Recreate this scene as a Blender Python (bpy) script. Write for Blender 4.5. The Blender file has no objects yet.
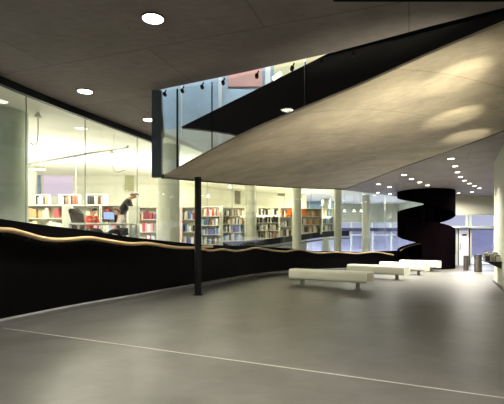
import bpy, bmesh, math, random
from mathutils import Vector, Matrix
random.seed(7)
S = bpy.context.scene
COL = S.collection
F, HX, HY, EYE, CZ = 430.0, 252.0, 243.0, 1.3, 4.0

# ------------------------------------------------------------------ helpers
def at(px, py, Y):
    return Vector(((px - HX) / F * Y, Y, EYE + (HY - py) / F * Y))
def on_ceiling(px, py):
    return at(px, py, (CZ - EYE) * F / (HY - py))
def on_floor(px, py):
    return at(px, py, EYE * F / (py - HY))

def mat(name, col, rough=0.6, metal=0.0, var=0.0, scale=3.0, bump=0.0, spec=0.5, stretch=None, emit=None, estr=0.0, coat=0.0):
    m = bpy.data.materials.new(name); m.use_nodes = True
    nt = m.node_tree; b = nt.nodes['Principled BSDF']
    b.inputs['Base Color'].default_value = (*col, 1)
    b.inputs['Roughness'].default_value = rough
    b.inputs['Metallic'].default_value = metal
    b.inputs['Specular IOR Level'].default_value = spec
    b.inputs['Coat Weight'].default_value = coat
    if emit:
        b.inputs['Emission Color'].default_value = (*emit, 1)
        b.inputs['Emission Strength'].default_value = estr
    tc = nt.nodes.new('ShaderNodeTexCoord'); mp = nt.nodes.new('ShaderNodeMapping')
    nt.links.new(tc.outputs['Object'], mp.inputs['Vector'])
    if stretch: mp.inputs['Scale'].default_value = stretch
    n = nt.nodes.new('ShaderNodeTexNoise'); n.inputs['Scale'].default_value = scale
    n.inputs['Detail'].default_value = 8; n.inputs['Roughness'].default_value = 0.62
    nt.links.new(mp.outputs['Vector'], n.inputs['Vector'])
    if var > 0:
        r = nt.nodes.new('ShaderNodeValToRGB')
        r.color_ramp.elements[0].position = 0.3; r.color_ramp.elements[1].position = 0.7
        r.color_ramp.elements[0].color = (*[c * (1 - var) for c in col], 1)
        r.color_ramp.elements[1].color = (*[min(1, c * (1 + var)) for c in col], 1)
        nt.links.new(n.outputs['Fac'], r.inputs['Fac'])
        nt.links.new(r.outputs['Color'], b.inputs['Base Color'])
    if bump > 0:
        bp = nt.nodes.new('ShaderNodeBump'); bp.inputs['Strength'].default_value = bump
        bp.inputs['Distance'].default_value = 0.02
        nt.links.new(n.outputs['Fac'], bp.inputs['Height']); nt.links.new(bp.outputs['Normal'], b.inputs['Normal'])
    return m

def concrete(name, col, rough, var, joint=(2.4, 1.2), rot=0.0, joint_dark=0.75, spec=0.5, pores=True):
    """board-marked concrete: two noises, faint formwork joints, small pores"""
    m = mat(name, col, rough, 0, var, 1.3, 0.0, spec)
    nt = m.node_tree; b = nt.nodes['Principled BSDF']
    base = b.inputs['Base Color'].links[0].from_socket
    tc = nt.nodes.new('ShaderNodeTexCoord'); mp = nt.nodes.new('ShaderNodeMapping')
    mp.inputs['Rotation'].default_value = (0, 0, rot)
    nt.links.new(tc.outputs['Object'], mp.inputs['Vector'])
    br = nt.nodes.new('ShaderNodeTexBrick')
    br.inputs['Color1'].default_value = (1, 1, 1, 1); br.inputs['Color2'].default_value = (0.93, 0.93, 0.93, 1)
    br.inputs['Mortar'].default_value = (joint_dark,) * 3 + (1,)
    br.inputs['Scale'].default_value = 1.0; br.inputs['Mortar Size'].default_value = 0.012
    br.inputs['Brick Width'].default_value = joint[0]; br.inputs['Row Height'].default_value = joint[1]
    nt.links.new(mp.outputs['Vector'], br.inputs['Vector'])
    mx = nt.nodes.new('ShaderNodeMix'); mx.data_type = 'RGBA'; mx.blend_type = 'MULTIPLY'; mx.inputs[0].default_value = 1
    nt.links.new(base, mx.inputs[6]); nt.links.new(br.outputs['Color'], mx.inputs[7])
    n2 = nt.nodes.new('ShaderNodeTexNoise'); n2.inputs['Scale'].default_value = 9; n2.inputs['Detail'].default_value = 6
    mp2 = nt.nodes.new('ShaderNodeMapping'); mp2.inputs['Scale'].default_value = (0.6, 1.2, 1); mp2.inputs['Rotation'].default_value = (0, 0, rot)
    nt.links.new(tc.outputs['Object'], mp2.inputs['Vector']); nt.links.new(mp2.outputs['Vector'], n2.inputs['Vector'])
    r2 = nt.nodes.new('ShaderNodeValToRGB')
    r2.color_ramp.elements[0].position = .32; r2.color_ramp.elements[1].position = .68
    r2.color_ramp.elements[0].color = (.90, .90, .91, 1); r2.color_ramp.elements[1].color = (1.06, 1.055, 1.04, 1)
    nt.links.new(n2.outputs['Fac'], r2.inputs['Fac'])
    m2 = nt.nodes.new('ShaderNodeMix'); m2.data_type = 'RGBA'; m2.blend_type = 'MULTIPLY'; m2.inputs[0].default_value = 1
    nt.links.new(mx.outputs[2], m2.inputs[6]); nt.links.new(r2.outputs['Color'], m2.inputs[7])
    out = m2.outputs[2]
    if pores:
        v = nt.nodes.new('ShaderNodeTexVoronoi'); v.inputs['Scale'].default_value = 3.2
        nt.links.new(tc.outputs['Object'], v.inputs['Vector'])
        rp = nt.nodes.new('ShaderNodeValToRGB')
        rp.color_ramp.elements[0].position = .035; rp.color_ramp.elements[1].position = .07
        rp.color_ramp.elements[0].color = (.6, .58, .55, 1); rp.color_ramp.elements[1].color = (1, 1, 1, 1)
        nt.links.new(v.outputs['Distance'], rp.inputs['Fac'])
        m3 = nt.nodes.new('ShaderNodeMix'); m3.data_type = 'RGBA'; m3.blend_type = 'MULTIPLY'; m3.inputs[0].default_value = 1
        nt.links.new(out, m3.inputs[6]); nt.links.new(rp.outputs['Color'], m3.inputs[7]); out = m3.outputs[2]
    nt.links.new(out, b.inputs['Base Color'])
    nt.links.new(n2.outputs['Fac'], b.inputs['Roughness']) if False else None
    return m

def glass_mat(name, tint, ior=1.5, boost=1.0):
    m = bpy.data.materials.new(name); m.use_nodes = True
    nt = m.node_tree; nt.nodes.clear()
    o = nt.nodes.new('ShaderNodeOutputMaterial'); mx = nt.nodes.new('ShaderNodeMixShader')
    t = nt.nodes.new('ShaderNodeBsdfTransparent'); g = nt.nodes.new('ShaderNodeBsdfGlossy')
    t.inputs['Color'].default_value = (*tint, 1); g.inputs['Roughness'].default_value = 0.0
    g.inputs['Color'].default_value = (boost, boost, boost, 1)
    fr = nt.nodes.new('ShaderNodeFresnel'); ge = nt.nodes.new('ShaderNodeNewGeometry'); mr = nt.nodes.new('ShaderNodeMapRange')
    mr.inputs['To Min'].default_value = ior; mr.inputs['To Max'].default_value = 1 / ior      # same reflectance on both faces of the sheet
    nt.links.new(ge.outputs['Backfacing'], mr.inputs['Value']); nt.links.new(mr.outputs['Result'], fr.inputs['IOR'])
    nt.links.new(fr.outputs[0], mx.inputs[0]); nt.links.new(t.outputs[0], mx.inputs[1]); nt.links.new(g.outputs[0], mx.inputs[2])
    nt.links.new(mx.outputs[0], o.inputs[0])
    return m

def emis(name, col, s):
    m = bpy.data.materials.new(name); m.use_nodes = True
    nt = m.node_tree; nt.nodes.clear()
    o = nt.nodes.new('ShaderNodeOutputMaterial'); e = nt.nodes.new('ShaderNodeEmission')
    e.inputs['Color'].default_value = (*col, 1); e.inputs['Strength'].default_value = s
    nt.links.new(e.outputs[0], o.inputs[0]); return m

class MB:
    def __init__(s): s.v = []; s.f = []
    def add(s, vs, fs):
        k = len(s.v); s.v += [Vector(p) for p in vs]; s.f += [[i + k for i in q] for q in fs]; return s
    def box(s, x0, x1, y0, y1, z0, z1):
        vs = [(x, y, z) for z in (z0, z1) for y in (y0, y1) for x in (x0, x1)]
        return s.add(vs, [(0, 2, 3, 1), (4, 5, 7, 6), (0, 1, 5, 4), (2, 6, 7, 3), (0, 4, 6, 2), (1, 3, 7, 5)])
    def obox(s, c, sx, sy, sz, rz=0, rx=0, ry=0):
        M = Matrix.Translation(c) @ Matrix.Rotation(rz, 4, 'Z') @ Matrix.Rotation(ry, 4, 'Y') @ Matrix.Rotation(rx, 4, 'X')
        k = MB().box(-sx / 2, sx / 2, -sy / 2, sy / 2, -sz / 2, sz / 2)
        return s.add([M @ p for p in k.v], k.f)
    def tube(s, path, r, n=10, caps=True):
        path = [Vector(p) for p in path]; rings = []
        for i, p in enumerate(path):
            t = (path[min(i + 1, len(path) - 1)] - path[max(i - 1, 0)]).normalized()
            a = Vector((0, 0, 1)) if abs(t.z) < .9 else Vector((1, 0, 0))
            u = t.cross(a).normalized(); w = t.cross(u).normalized()
            rr = r[i] if isinstance(r, (list, tuple)) else r
            rings.append([p + (u * math.cos(2 * math.pi * j / n) + w * math.sin(2 * math.pi * j / n)) * rr for j in range(n)])
        vs = [q for ring in rings for q in ring]; fs = []
        for i in range(len(path) - 1):
            for j in range(n):
                fs.append((i * n + j, i * n + (j + 1) % n, (i + 1) * n + (j + 1) % n, (i + 1) * n + j))
        if caps: fs.append(list(range(n))[::-1]); fs.append([(len(path) - 1) * n + j for j in range(n)])
        return s.add(vs, fs)
    def lathe(s, prof, n=28, c=(0, 0)):
        vs = [(c[0] + r * math.cos(2 * math.pi * j / n), c[1] + r * math.sin(2 * math.pi * j / n), z) for r, z in prof for j in range(n)]
        fs = []
        for i in range(len(prof) - 1):
            for j in range(n):
                fs.append((i * n + j, i * n + (j + 1) % n, (i + 1) * n + (j + 1) % n, (i + 1) * n + j))
        fs.append(list(range(n))[::-1]); fs.append([(len(prof) - 1) * n + j for j in range(n)])
        return s.add(vs, fs)
    def prism(s, poly, z0, z1):
        n = len(poly)
        vs = [(p[0], p[1], z0) for p in poly] + [(p[0], p[1], z1) for p in poly]
        fs = [list(range(n))[::-1], list(range(n, 2 * n))] + [(i, (i + 1) % n, n + (i + 1) % n, n + i) for i in range(n)]
        return s.add(vs, fs)
    def strip(s, secs):
        """closed sections (lists of equal length) lofted along the list, capped"""
        n = len(secs[0]); vs = [p for q in secs for p in q]; fs = []
        for i in range(len(secs) - 1):
            for j in range(n):
                fs.append((i * n + j, i * n + (j + 1) % n, (i + 1) * n + (j + 1) % n, (i + 1) * n + j))
        fs.append(list(range(n))[::-1]); fs.append([(len(secs) - 1) * n + j for j in range(n)])
        return s.add(vs, fs)
    def build(s, name, m, parent=None, smooth=False, bevel=0.0, loc=None, rz=0.0, seg=2):
        me = bpy.data.meshes.new(name)
        me.from_pydata([tuple(p) for p in s.v], [], s.f); me.update()
        bm = bmesh.new(); bm.from_mesh(me); bmesh.ops.recalc_face_normals(bm, faces=bm.faces); bm.to_mesh(me); bm.free()
        o = bpy.data.objects.new(name, me); COL.objects.link(o); me.materials.append(m)
        if parent: o.parent = parent
        if loc is not None: o.location = loc
        o.rotation_euler.z = rz
        if smooth:
            for p in me.polygons: p.use_smooth = True
            try: me.set_sharp_from_angle(angle=math.radians(40))
            except Exception: pass
        if bevel:
            b = o.modifiers.new('edge', 'BEVEL'); b.width = bevel; b.segments = seg; b.limit_method = 'ANGLE'
        return o

def tag(o, label=None, cat=None, group=None, kind=None):
    if label: o['label'] = label
    if cat: o['category'] = cat
    if group: o['group'] = group
    if kind: o['kind'] = kind
    return o
def empty(name, loc, label, cat, group=None, rz=0.0):
    o = bpy.data.objects.new(name, None); COL.objects.link(o); o.location = loc; o.rotation_euler.z = rz
    o.empty_display_size = .1
    return tag(o, label, cat, group, 'thing')
KIDS = {}
def copy_tree(o, parent=None):
    c = o.copy(); COL.objects.link(c); c.parent = parent
    for ch in [x for x in COL.objects if x.parent == o]:
        copy_tree(ch, c)
    return c
def struct(o, label, cat):
    return tag(o, label, cat, kind='structure')

def catmull(pts, n=10):
    P = [Vector(p) for p in pts]; out = []
    for i in range(len(P) - 1):
        p0 = P[i - 1] if i else 2 * P[0] - P[1]; p1 = P[i]; p2 = P[i + 1]
        p3 = P[i + 2] if i + 2 < len(P) else 2 * P[-1] - P[-2]
        for k in range(n):
            t = k / n
            out.append(0.5 * ((2 * p1) + (p2 - p0) * t + (2 * p0 - 5 * p1 + 4 * p2 - p3) * t * t + (3 * p1 - p0 - 3 * p2 + p3) * t ** 3))
    out.append(P[-1]); return out
def pxof(p): return HX + p[0] / p[1] * F
def curve_at_px(curve, px):
    for a, b in zip(curve[:-1], curve[1:]):
        if a.y <= 0.3: continue
        fa, fb = pxof(a) - px, pxof(b) - px
        if fa <= 0 <= fb or fb <= 0 <= fa:
            t = fa / (fa - fb) if fa != fb else 0
            return a.lerp(b, t)
    return curve[0] if px < pxof(curve[0]) else curve[-1]
def normals2d(c):
    """unit normals to the left of travel (into the library)"""
    N = []
    for i in range(len(c)):
        t = c[min(i + 1, len(c) - 1)] - c[max(i - 1, 0)]
        N.append(Vector((-t.y, t.x, 0)).normalized())
    return N
def interp(tab, x):
    if x <= tab[0][0]: return tab[0][1]
    for (a, ya), (b, yb) in zip(tab[:-1], tab[1:]):
        if x <= b: return ya + (yb - ya) * (x - a) / (b - a)
    return tab[-1][1]

# ------------------------------------------------------------------ materials
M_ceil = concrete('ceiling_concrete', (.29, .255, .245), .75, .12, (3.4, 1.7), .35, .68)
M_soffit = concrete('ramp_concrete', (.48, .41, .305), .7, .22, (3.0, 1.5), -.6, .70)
M_floor = concrete('floor_concrete', (.082, .081, .074), .38, .28, (60, 60), .2, .9, .32, False)
M_black = mat('black_wall', (.0016, .001, .0016), .6, 0, .25, 2.0, .1, .07)
M_blackpl = mat('black_plaster', (.008, .009, .018), .5, 0, .2, 2.0, .1, .2)
M_spiral = mat('spiral_black', (.0025, .0015, .002), .6, 0, .25, 2.0, .08, .0)
M_curb = concrete('curb_concrete', (.16, .16, .16), .6, .1, (50, 50))
M_line = mat('line_paint', (.36, .36, .32), .5, 0, .1, 20)
M_wood = mat('rail_wood', (.66, .47, .24), .35, 0, .18, 6, 0, .5, (1, 1, 6))
M_steelblk = mat('black_steel', (.006, .006, .007), .55, .0, .1, 3, 0, .2)
M_frame = mat('dark_frame', (.02, .025, .03), .4, .4, .1)
M_plate = mat('grey_plate', (.13, .18, .20), .25, .2, .1)
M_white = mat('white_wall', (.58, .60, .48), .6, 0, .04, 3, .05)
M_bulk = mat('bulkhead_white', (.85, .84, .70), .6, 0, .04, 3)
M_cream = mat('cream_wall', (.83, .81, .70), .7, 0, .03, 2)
M_libceil = mat('library_ceiling', (.86, .85, .74), .7, 0, .02, 2)
M_libfloor = mat('library_floor', (.30, .30, .30), .4, 0, .1, 3)
M_column = mat('column_concrete', (.58, .58, .47), .65, 0, .07, 5, .05)
M_colgrey = mat('column_grey', (.56, .64, .55), .6, 0, .08, 3, .05)
M_colpale = mat('column_pale', (.66, .66, .56), .6, 0, .05, 3, .05)
M_bench = mat('bench_shell', (.93, .93, .84), .35, 0, .02, 4, 0, .5, None, None, 0, .2)
M_benchin = mat('bench_inset', (.50, .50, .42), .6, 0, .05, 6)
M_benchleg = mat('bench_leg', (.32, .32, .29), .4, .3, .06)
M_steel = mat('brushed_steel', (.22, .20, .18), .3, .85, .1, 14, 0, .5, (1, 1, .05))
M_dsteel = mat('dark_steel', (.05, .05, .05), .4, .7, .1)
M_glass = glass_mat('clear_glass', (.955, .98, .965), 1.5)
M_boxglass = glass_mat('screen_glass', (.93, .97, .975), 1.52)
M_farglass = glass_mat('facade_glass', (.93, .95, 1.0), 1.45)
M_seam = mat('silicone_seam', (.30, .33, .30), .5)
M_lamp = emis('downlight_glow', (1.0, .93, .74), 14)
M_rim = mat('lamp_rim', (.12, .11, .10), .4, .2, .05)
M_shelf = mat('shelf_white', (.74, .74, .66), .5, 0, .03)
M_shelfback = mat('shelf_back', (.55, .53, .43), .6, 0, .03)
M_mull = mat('mullion_cream', (.66, .70, .60), .45, .1, .04)
M_snow = mat('snow', (.80, .82, .88), .8, 0, .12, .6, .2)
M_lowfloor = mat('lower_floor', (.32, .33, .40), .2, 0, .15, .8)
M_track = mat('track_grey', (.32, .32, .30), .4, .4, .05)
M_lilac = emis('lilac_screen', (.93, .74, .90), .95)
M_tube = emis('light_tube', (1.0, .93, .70), 3.2)

# ------------------------------------------------------------------ camera
cd = bpy.data.cameras.new('camera'); cam = bpy.data.objects.new('camera', cd); COL.objects.link(cam)
cam.location = (0, 0, EYE); cam.rotation_euler = (math.pi / 2, 0, 0)
cd.sensor_width = 36; cd.lens = 36 * F / 504; cd.shift_y = (HY - 202) / 504; cd.clip_end = 300
S.camera = cam

# ------------------------------------------------------------------ plan curves
W = catmull([(-5.0, .5, 0), (-4.8, 2.8, 0), (-4.42, 5.0, 0), (-3.98, 6.8, 0), (-3.5, 8.3, 0), (-2.8, 10.0, 0), (-1.85, 12.3, 0),
             (-.9, 14.7, 0), (.05, 16.8, 0), (1.2, 18.5, 0), (2.6, 19.7, 0), (4.3, 20.7, 0), (6.0, 21.6, 0), (7.7, 22.4, 0)], 10)
G = catmull([(-5.25, .5, 0), (-5.0, 2.8, 0), (-4.62, 5.0, 0), (-4.16, 6.9, 0), (-3.66, 8.4, 0), (-2.85, 10.4, 0), (-2.05, 12.5, 0),
             (-1.1, 14.9, 0), (-.15, 17.05, 0), (1.0, 19.0, 0), (2.6, 20.6, 0), (4.9, 22.1, 0), (8.5, 25.0, 0), (11.0, 27.2, 0)], 10)
WN, GN = normals2d(W), normals2d(G)
TOPY = [(0, 218.7), (33, 223.5), (77, 229), (130, 237), (195, 244), (202, 244.8), (232, 245.6), (255, 246.2), (289, 248.2), (316, 251.3), (334, 251), (360, 252), (400, 250.5)]
def wall_top(p):
    px = pxof(p)
    if px < 0: return 1.71 + min(1.2, (0 - px) * .0006)
    return EYE + (HY - interp(TOPY, px)) / F * p.y

# ------------------------------------------------------------------ floor, line, curb, black wall
fl = MB()
poly = [(p.x - .35, p.y) for p in W] + [(7.72, 24.9), (20, 24.9), (20, -3.0), (-5.4, -3.0)]
fl.prism(poly, -.25, 0)
struct(fl.build('floor', M_floor), 'dark polished grey concrete foyer floor', 'floor')
a, b = on_floor(9.5, 329), on_floor(504, 398)
d = (b - a).normalized(); n = Vector((-d.y, d.x, 0)) * .010; a = a - d * .15; b = b + d * 2.2
struct(MB().prism([a + n, b + n, b - n, a - n], .0005, .003).build('trim_1', M_line), 'thin pale inlay line crossing the grey concrete floor', 'floor line')
a, b = on_floor(443, 330), on_floor(420, 383)
d = (b - a).normalized(); n = Vector((-d.y, d.x, 0)) * .006; a -= d * 4
struct(MB().prism([a + n, b + n, b - n, a - n], .0003, .0015).build('trim_2', mat('joint_grey', (.115, .115, .108), .5)), 'faint joint in the concrete floor running toward the benches', 'floor joint')

secs = []; csecs = []
for p, nn in zip(W, WN):
    zt = wall_top(p)
    q = p + nn * .16
    secs.append([(p.x, p.y, .1), (p.x, p.y, zt), (q.x, q.y, zt), (q.x, q.y, .1)])
    c = p - nn * .07
    csecs.append([(c.x, c.y, 0), (c.x, c.y, .075), (p.x, p.y, .1), (q.x, q.y, .1), (q.x, q.y, 0)])
struct(MB().strip(secs).build('wall_left', M_black, smooth=True), 'long curved black balustrade wall below the library glazing', 'wall')
struct(MB().strip(csecs).build('baseboard_left', M_curb, smooth=True), 'grey concrete curb along the foot of the black wall', 'baseboard')

# wavy handrails
def rail_path(samples, off=.075):
    pts = []
    for px, py in samples:
        p = curve_at_px(W, px); i = min(range(len(W)), key=lambda k: (W[k] - p).length)
        q = p - WN[i] * off
        pts.append(Vector((q.x, q.y, EYE + (HY - py) / F * q.y)))
    return catmull(pts, 6)
R1 = [(-60, 243), (-40, 235), (-20, 229.5), (0, 229.8), (10, 230.8), (26, 235), (39, 238.5), (54, 240), (70, 239.3), (85, 238), (98, 239.6), (116, 242.6), (130, 244), (144, 243.4), (158, 245.3), (172, 247.3), (190, 248), (202, 247), (210, 246.6)]
R2 = [(198, 248.8), (208, 250.6), (220, 249.4), (233, 251), (243.5, 249.8), (253, 247.9), (265, 249.6), (275, 250.9), (285, 251.4), (298, 249.6), (316, 253), (334, 252), (355, 253.4), (373, 251.9), (385, 253.6), (392, 255)]
def handrail(samples, label, off, r, n_br):
    path = rail_path(samples, off)
    root = empty('handrail', path[len(path) // 2], label, 'handrail', 'wavy wooden handrails')
    o = root.location
    MB().tube([p - o for p in path], r, 10).build('rail', M_wood, root, True)
    for k in range(n_br):
        i = int((k + .5) / n_br * len(path)); p = path[i]
        j = min(range(len(W)), key=lambda m: (W[m] - Vector((p.x, p.y, 0))).length)
        q = p + WN[j] * (off + .01)
        MB().tube([p - o + Vector((0, 0, -r * .6)), p - o + Vector((0, 0, -r - .03)), q - o + Vector((0, 0, -r - .05))], .009, 6).build('bracket', M_dsteel, root, True)
handrail(R1, 'thick wavy wooden handrail on the tall near stretch of black wall', .07, .042, 9)
handrail(R2, 'thin wavy wooden handrail on the black wall behind the white benches', .10, .036, 8)

# ------------------------------------------------------------------ ceiling with the ramp opening
A = on_ceiling(157, 90.5)
NEAR = [on_ceiling(157, 90.5), on_ceiling(245, 72.5), on_ceiling(335, 52.5), on_ceiling(430, 27), on_ceiling(504, 8.5)]
edge_dir = (NEAR[4] - NEAR[2]).normalized()
NEAR.append(NEAR[4] + edge_dir * .95)
NEARz = [2.47, None, None, None, None, None]
SOFTPX = [(163, 177), (245, 133.5), (350, 89.5), (430, 54), (504, 23)]      # lower edge of the glass / slab edge
near_soft = []
for px, py in SOFTPX:
    c = curve_at_px([NEAR[0]] + NEAR[1:], px)
    near_soft.append(at(px, py, c.y + .02))
last = near_soft[-1] + (near_soft[-1] - near_soft[-2]) * .24
last.z = min(last.z, 3.96); near_soft.append(last)
far_soft = [at(344.5, 189.2, 21.5), at(400, 168, 15.45), at(455, 148.7, 12.3), at(492, 135, 10.75), at(511, 128, 10.0)]
for p in far_soft: p.z = CZ - .0
left_soft = [near_soft[0], at(180, 178.6, 9.6), at(199, 180.5, 11.5), at(250, 184.6, 15.2), at(300, 187.6, 18.6), far_soft[0]]
def resample(pts, n):
    pts = catmull(pts, 14); L = [0]
    for a, b in zip(pts[:-1], pts[1:]): L.append(L[-1] + (b - a).length)
    out = []
    for k in range(n):
        t = L[-1] * k / (n - 1); i = 0
        while i < len(L) - 2 and L[i + 1] < t: i += 1
        out.append(pts[i].lerp(pts[i + 1], (t - L[i]) / max(1e-9, L[i + 1] - L[i])))
    return out
NU, NV = 33, 25
cn, cf, cl = resample(near_soft, NU), resample(far_soft, NU), resample(left_soft, NV)
cr = [cn[-1].lerp(cf[-1], j / (NV - 1)) for j in range(NV)]
grid = []
for j in range(NV):
    v = j / (NV - 1)
    for i in range(NU):
        u = i / (NU - 1)
        p = cn[i] * (1 - v) + cf[i] * v + cl[j] * (1 - u) + cr[j] * u - (cn[0] * (1 - u) * (1 - v) + cn[-1] * u * (1 - v) + cf[0] * (1 - u) * v + cf[-1] * u * v)
        grid.append(p)
ramp = empty('ramp', (0, 8, 3), 'warped concrete ramp slab rising to the right over the foyer', 'ramp')
ro = Vector((0, 8, 3)); k = NU * NV; mb = MB()
top = [p + Vector((0, 0, .03 + .25 * min(1, (i // NU) / 5))) for i, p in enumerate(grid)]
fs = []
for j in range(NV - 1):
    for i in range(NU - 1):
        q = (j * NU + i, j * NU + i + 1, (j + 1) * NU + i + 1, (j + 1) * NU + i)
        fs.append(q[::-1]); fs.append(tuple(x + k for x in q))
def side(ix):
    for a, b in zip(ix[:-1], ix[1:]): fs.append((a, b, b + k, a + k))
side(list(range(NU))); side([(NV - 1) * NU + i for i in range(NU)]); side([j * NU for j in range(NV)]); side([j * NU + NU - 1 for j in range(NV)])
mb.add([p - ro for p in grid + top], fs)
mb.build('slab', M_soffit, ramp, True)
def soffit_z(x, y):
    best = None
    for p in grid:
        dd = (p.x - x) ** 2 + (p.y - y) ** 2
        if best is None or dd < best[0]: best = (dd, p.z)
    return best[1]
# dark edge strip along the slab's free left edge and the joint
MB().strip([[p - ro + Vector(v) for v in ((-.03, .0, -.03), (.02, -.02, -.03), (.02, -.02, .05), (-.03, 0, .05))] for p in resample(left_soft, 40)]).build('edge_strip', M_frame, ramp)
# far black balustrade of the ramp: stands on the back edge of the opening
Yb = 10.1
bt = [at(181.5, 126.6, Yb), at(240, 97.5, Yb), at(335, 50, Yb), at(430, 22, Yb), at(504, 2, Yb), at(545, -10, Yb)]
bb = [at(181.5, 127.4, Yb), at(215, 131, Yb), at(250, 137, Yb), at(330, 118, Yb), at(420, 75, Yb), at(545, 20, Yb)]
n = len(bt); vs = [p - ro for p in bt] + [p - ro for p in bb] + [p - ro + Vector((0, .14, 0)) for p in bt] + [p - ro + Vector((0, .14, 0)) for p in bb]
fs = []
for i in range(n - 1):
    fs += [(i, i + 1, n + i + 1, n + i), (2 * n + i, 3 * n + i, 3 * n + i + 1, 2 * n + i + 1), (i, 2 * n + i, 2 * n + i + 1, i + 1), (n + i, n + i + 1, 3 * n + i + 1, 3 * n + i)]
fs += [(0, n, 3 * n, 2 * n), (n - 1, 3 * n - 1, 4 * n - 1, 2 * n - 1)]
MB().add(vs, fs).build('balustrade', M_blackpl, ramp)

YH = 11.4
outer = [Vector((p.x - .02, p.y, CZ)) for p in G[::2] if p.y < YH]
outer += [Vector((outer[-1].x + .30, outer[-1].y - .15, CZ)), Vector((-1.88, 9.0, CZ)), Vector((NEAR[0].x + .02, NEAR[0].y - .02, CZ))]
outer += [Vector((p.x, p.y - .02, CZ)) for p in NEAR[1:]] + [Vector((p.x + .06, p.y + .03, CZ)) for p in far_soft[::-1]]
outer += [Vector((p.x - .02, p.y, CZ)) for p in G[::2] if p.y > 21.3 and p.x > far_soft[0].x - .4]
outer += [Vector((11.2, 25.3, CZ)), Vector((20, 25.3, CZ)), Vector((20, -3, CZ)), Vector((-5.5, -3, CZ))]
def holed(name, outer, hole, z1, m):
    o = MB().prism(outer, CZ, CZ + z1).build(name, m)
    bm = bmesh.new(); bm.from_mesh(o.data); bmesh.ops.triangulate(bm, faces=[f for f in bm.faces if len(f.verts) > 4]); bm.to_mesh(o.data); bm.free()
    return o
hole = None
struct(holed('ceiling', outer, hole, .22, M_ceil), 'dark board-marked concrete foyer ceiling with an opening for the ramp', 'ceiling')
# dark head strip over the glazing
MBh = MB().strip([[(p.x - n.x * .0, p.y - n.y * .0, 3.87), (p.x - n.x * .09, p.y - n.y * .09, 3.87), (p.x - n.x * .09, p.y - n.y * .09, 3.998), (p.x, p.y, 3.998)] for p, n in zip(G, GN) if p.y < YH])
struct(MBh.build('trim_3', M_frame, smooth=True), 'dark head strip along the top of the library glazing', 'trim')
struct(MB().box(.9, 4.6, 4.6, 4.76, 3.97, 3.999).build('trim_4', M_black), 'black strip across the ceiling near the ramp opening', 'trim')

# ------------------------------------------------------------------ downlights
n_l = 0
def downlight(p, d, label, power=0, group='round ceiling downlights'):
    root = empty('downlight', p, label, 'ceiling light', group)
    MB().lathe([(d / 2 + .018, -.001), (d / 2 + .018, -.012), (d / 2, -.014), (d / 2, -.001)], 24).build('rim', M_rim, root, True)
    MB().lathe([(d / 2 - .002, -.002), (d / 2 - .002, -.009)], 24).build('diffuser', M_lamp, root)
    if power:
        l = bpy.data.lights.new('downlight_lamp', 'AREA'); l.shape = 'DISK'; l.size = d * .9; l.energy = power
        l.color = (1.0, .94, .82); l.spread = math.radians(165 if p.y > 21 else 110)
        o = bpy.data.objects.new('downlight_lamp', l); COL.objects.link(o); o.parent = root; o.location = (0, 0, -.02)
    return root
DL = [(153, 18, .25, 'largest downlight, in the dark ceiling nearest the camera', 60),
      (85, 91, .25, 'downlight in the dark ceiling beside the left glazing edge', 60),
      (149, 119.5, .25, 'downlight in the ceiling just left of the glass screen corner', 40),
      (451, 158.5, .20, 'nearest downlight of the long row above the far right entrance', 45),
      (455, 166, .18, 'second downlight of the long row above the far right entrance', 45),
      (457.5, 172, .18, 'third downlight of the long row above the far right entrance', 45),
      (460.5, 176.7, .18, 'fourth downlight of the long row above the far right entrance', 45),
      (464.5, 180.3, .18, 'fifth downlight of the long row above the far right entrance', 45),
      (469.5, 183.3, .18, 'sixth downlight of the long row above the far right entrance', 45),
      (474.5, 185.8, .18, 'seventh downlight of the long row above the far right entrance', 40),
      (479.5, 188.0, .18, 'eighth downlight of the long row above the far right entrance', 45),
      (458.5, 193.0, .18, 'far downlight in the ceiling just right of the black spiral stair', 40),
      (472, 191.8, .18, 'far downlight in the ceiling in front of the entrance bulkhead', 60),
      (404, 174.7, .20, 'nearest downlight of the row before the black spiral stair', 45),
      (411.5, 178.8, .20, 'second downlight of the row before the black spiral stair', 0),
      (419.5, 182.1, .20, 'third downlight of the row before the black spiral stair', 45),
      (427.5, 185.2, .20, 'last downlight of the row before the black spiral stair', 0),
      (378.5, 184.0, .20, 'downlight close to the joint of the ramp, upper of that pair', 40),
      (389.5, 186.9, .20, 'downlight left of the spiral stair, inner one near the ramp', 0),
      (378, 192.4, .20, 'far downlight close to the curved glazing edge', 0),
      (390, 193.8, .20, 'far downlight between the curved glazing and the spiral stair', 40)]
for px, py, dd, lab, pw in DL:
    downlight(on_ceiling(px, py) - Vector((0, 0, .001)), dd, lab, pw * (2.6 if px > 465 or py > 192 else 2.8 if px > 300 else 1.0))
# further rows of the same ceiling, over the foyer behind and beside the camera
for x, y in ((-2.0, 1.4), (.9, 2.6), (1.6, .2), (3.2, -1.2), (-.5, 4.58), (10.5, 14.0), (12.5, 18.0)):
    downlight(Vector((x, y, CZ - .001)), .28, 'downlight of the foyer ceiling outside the picture', (40 if y > 4 else 95) if y < 5 else 110)

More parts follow.
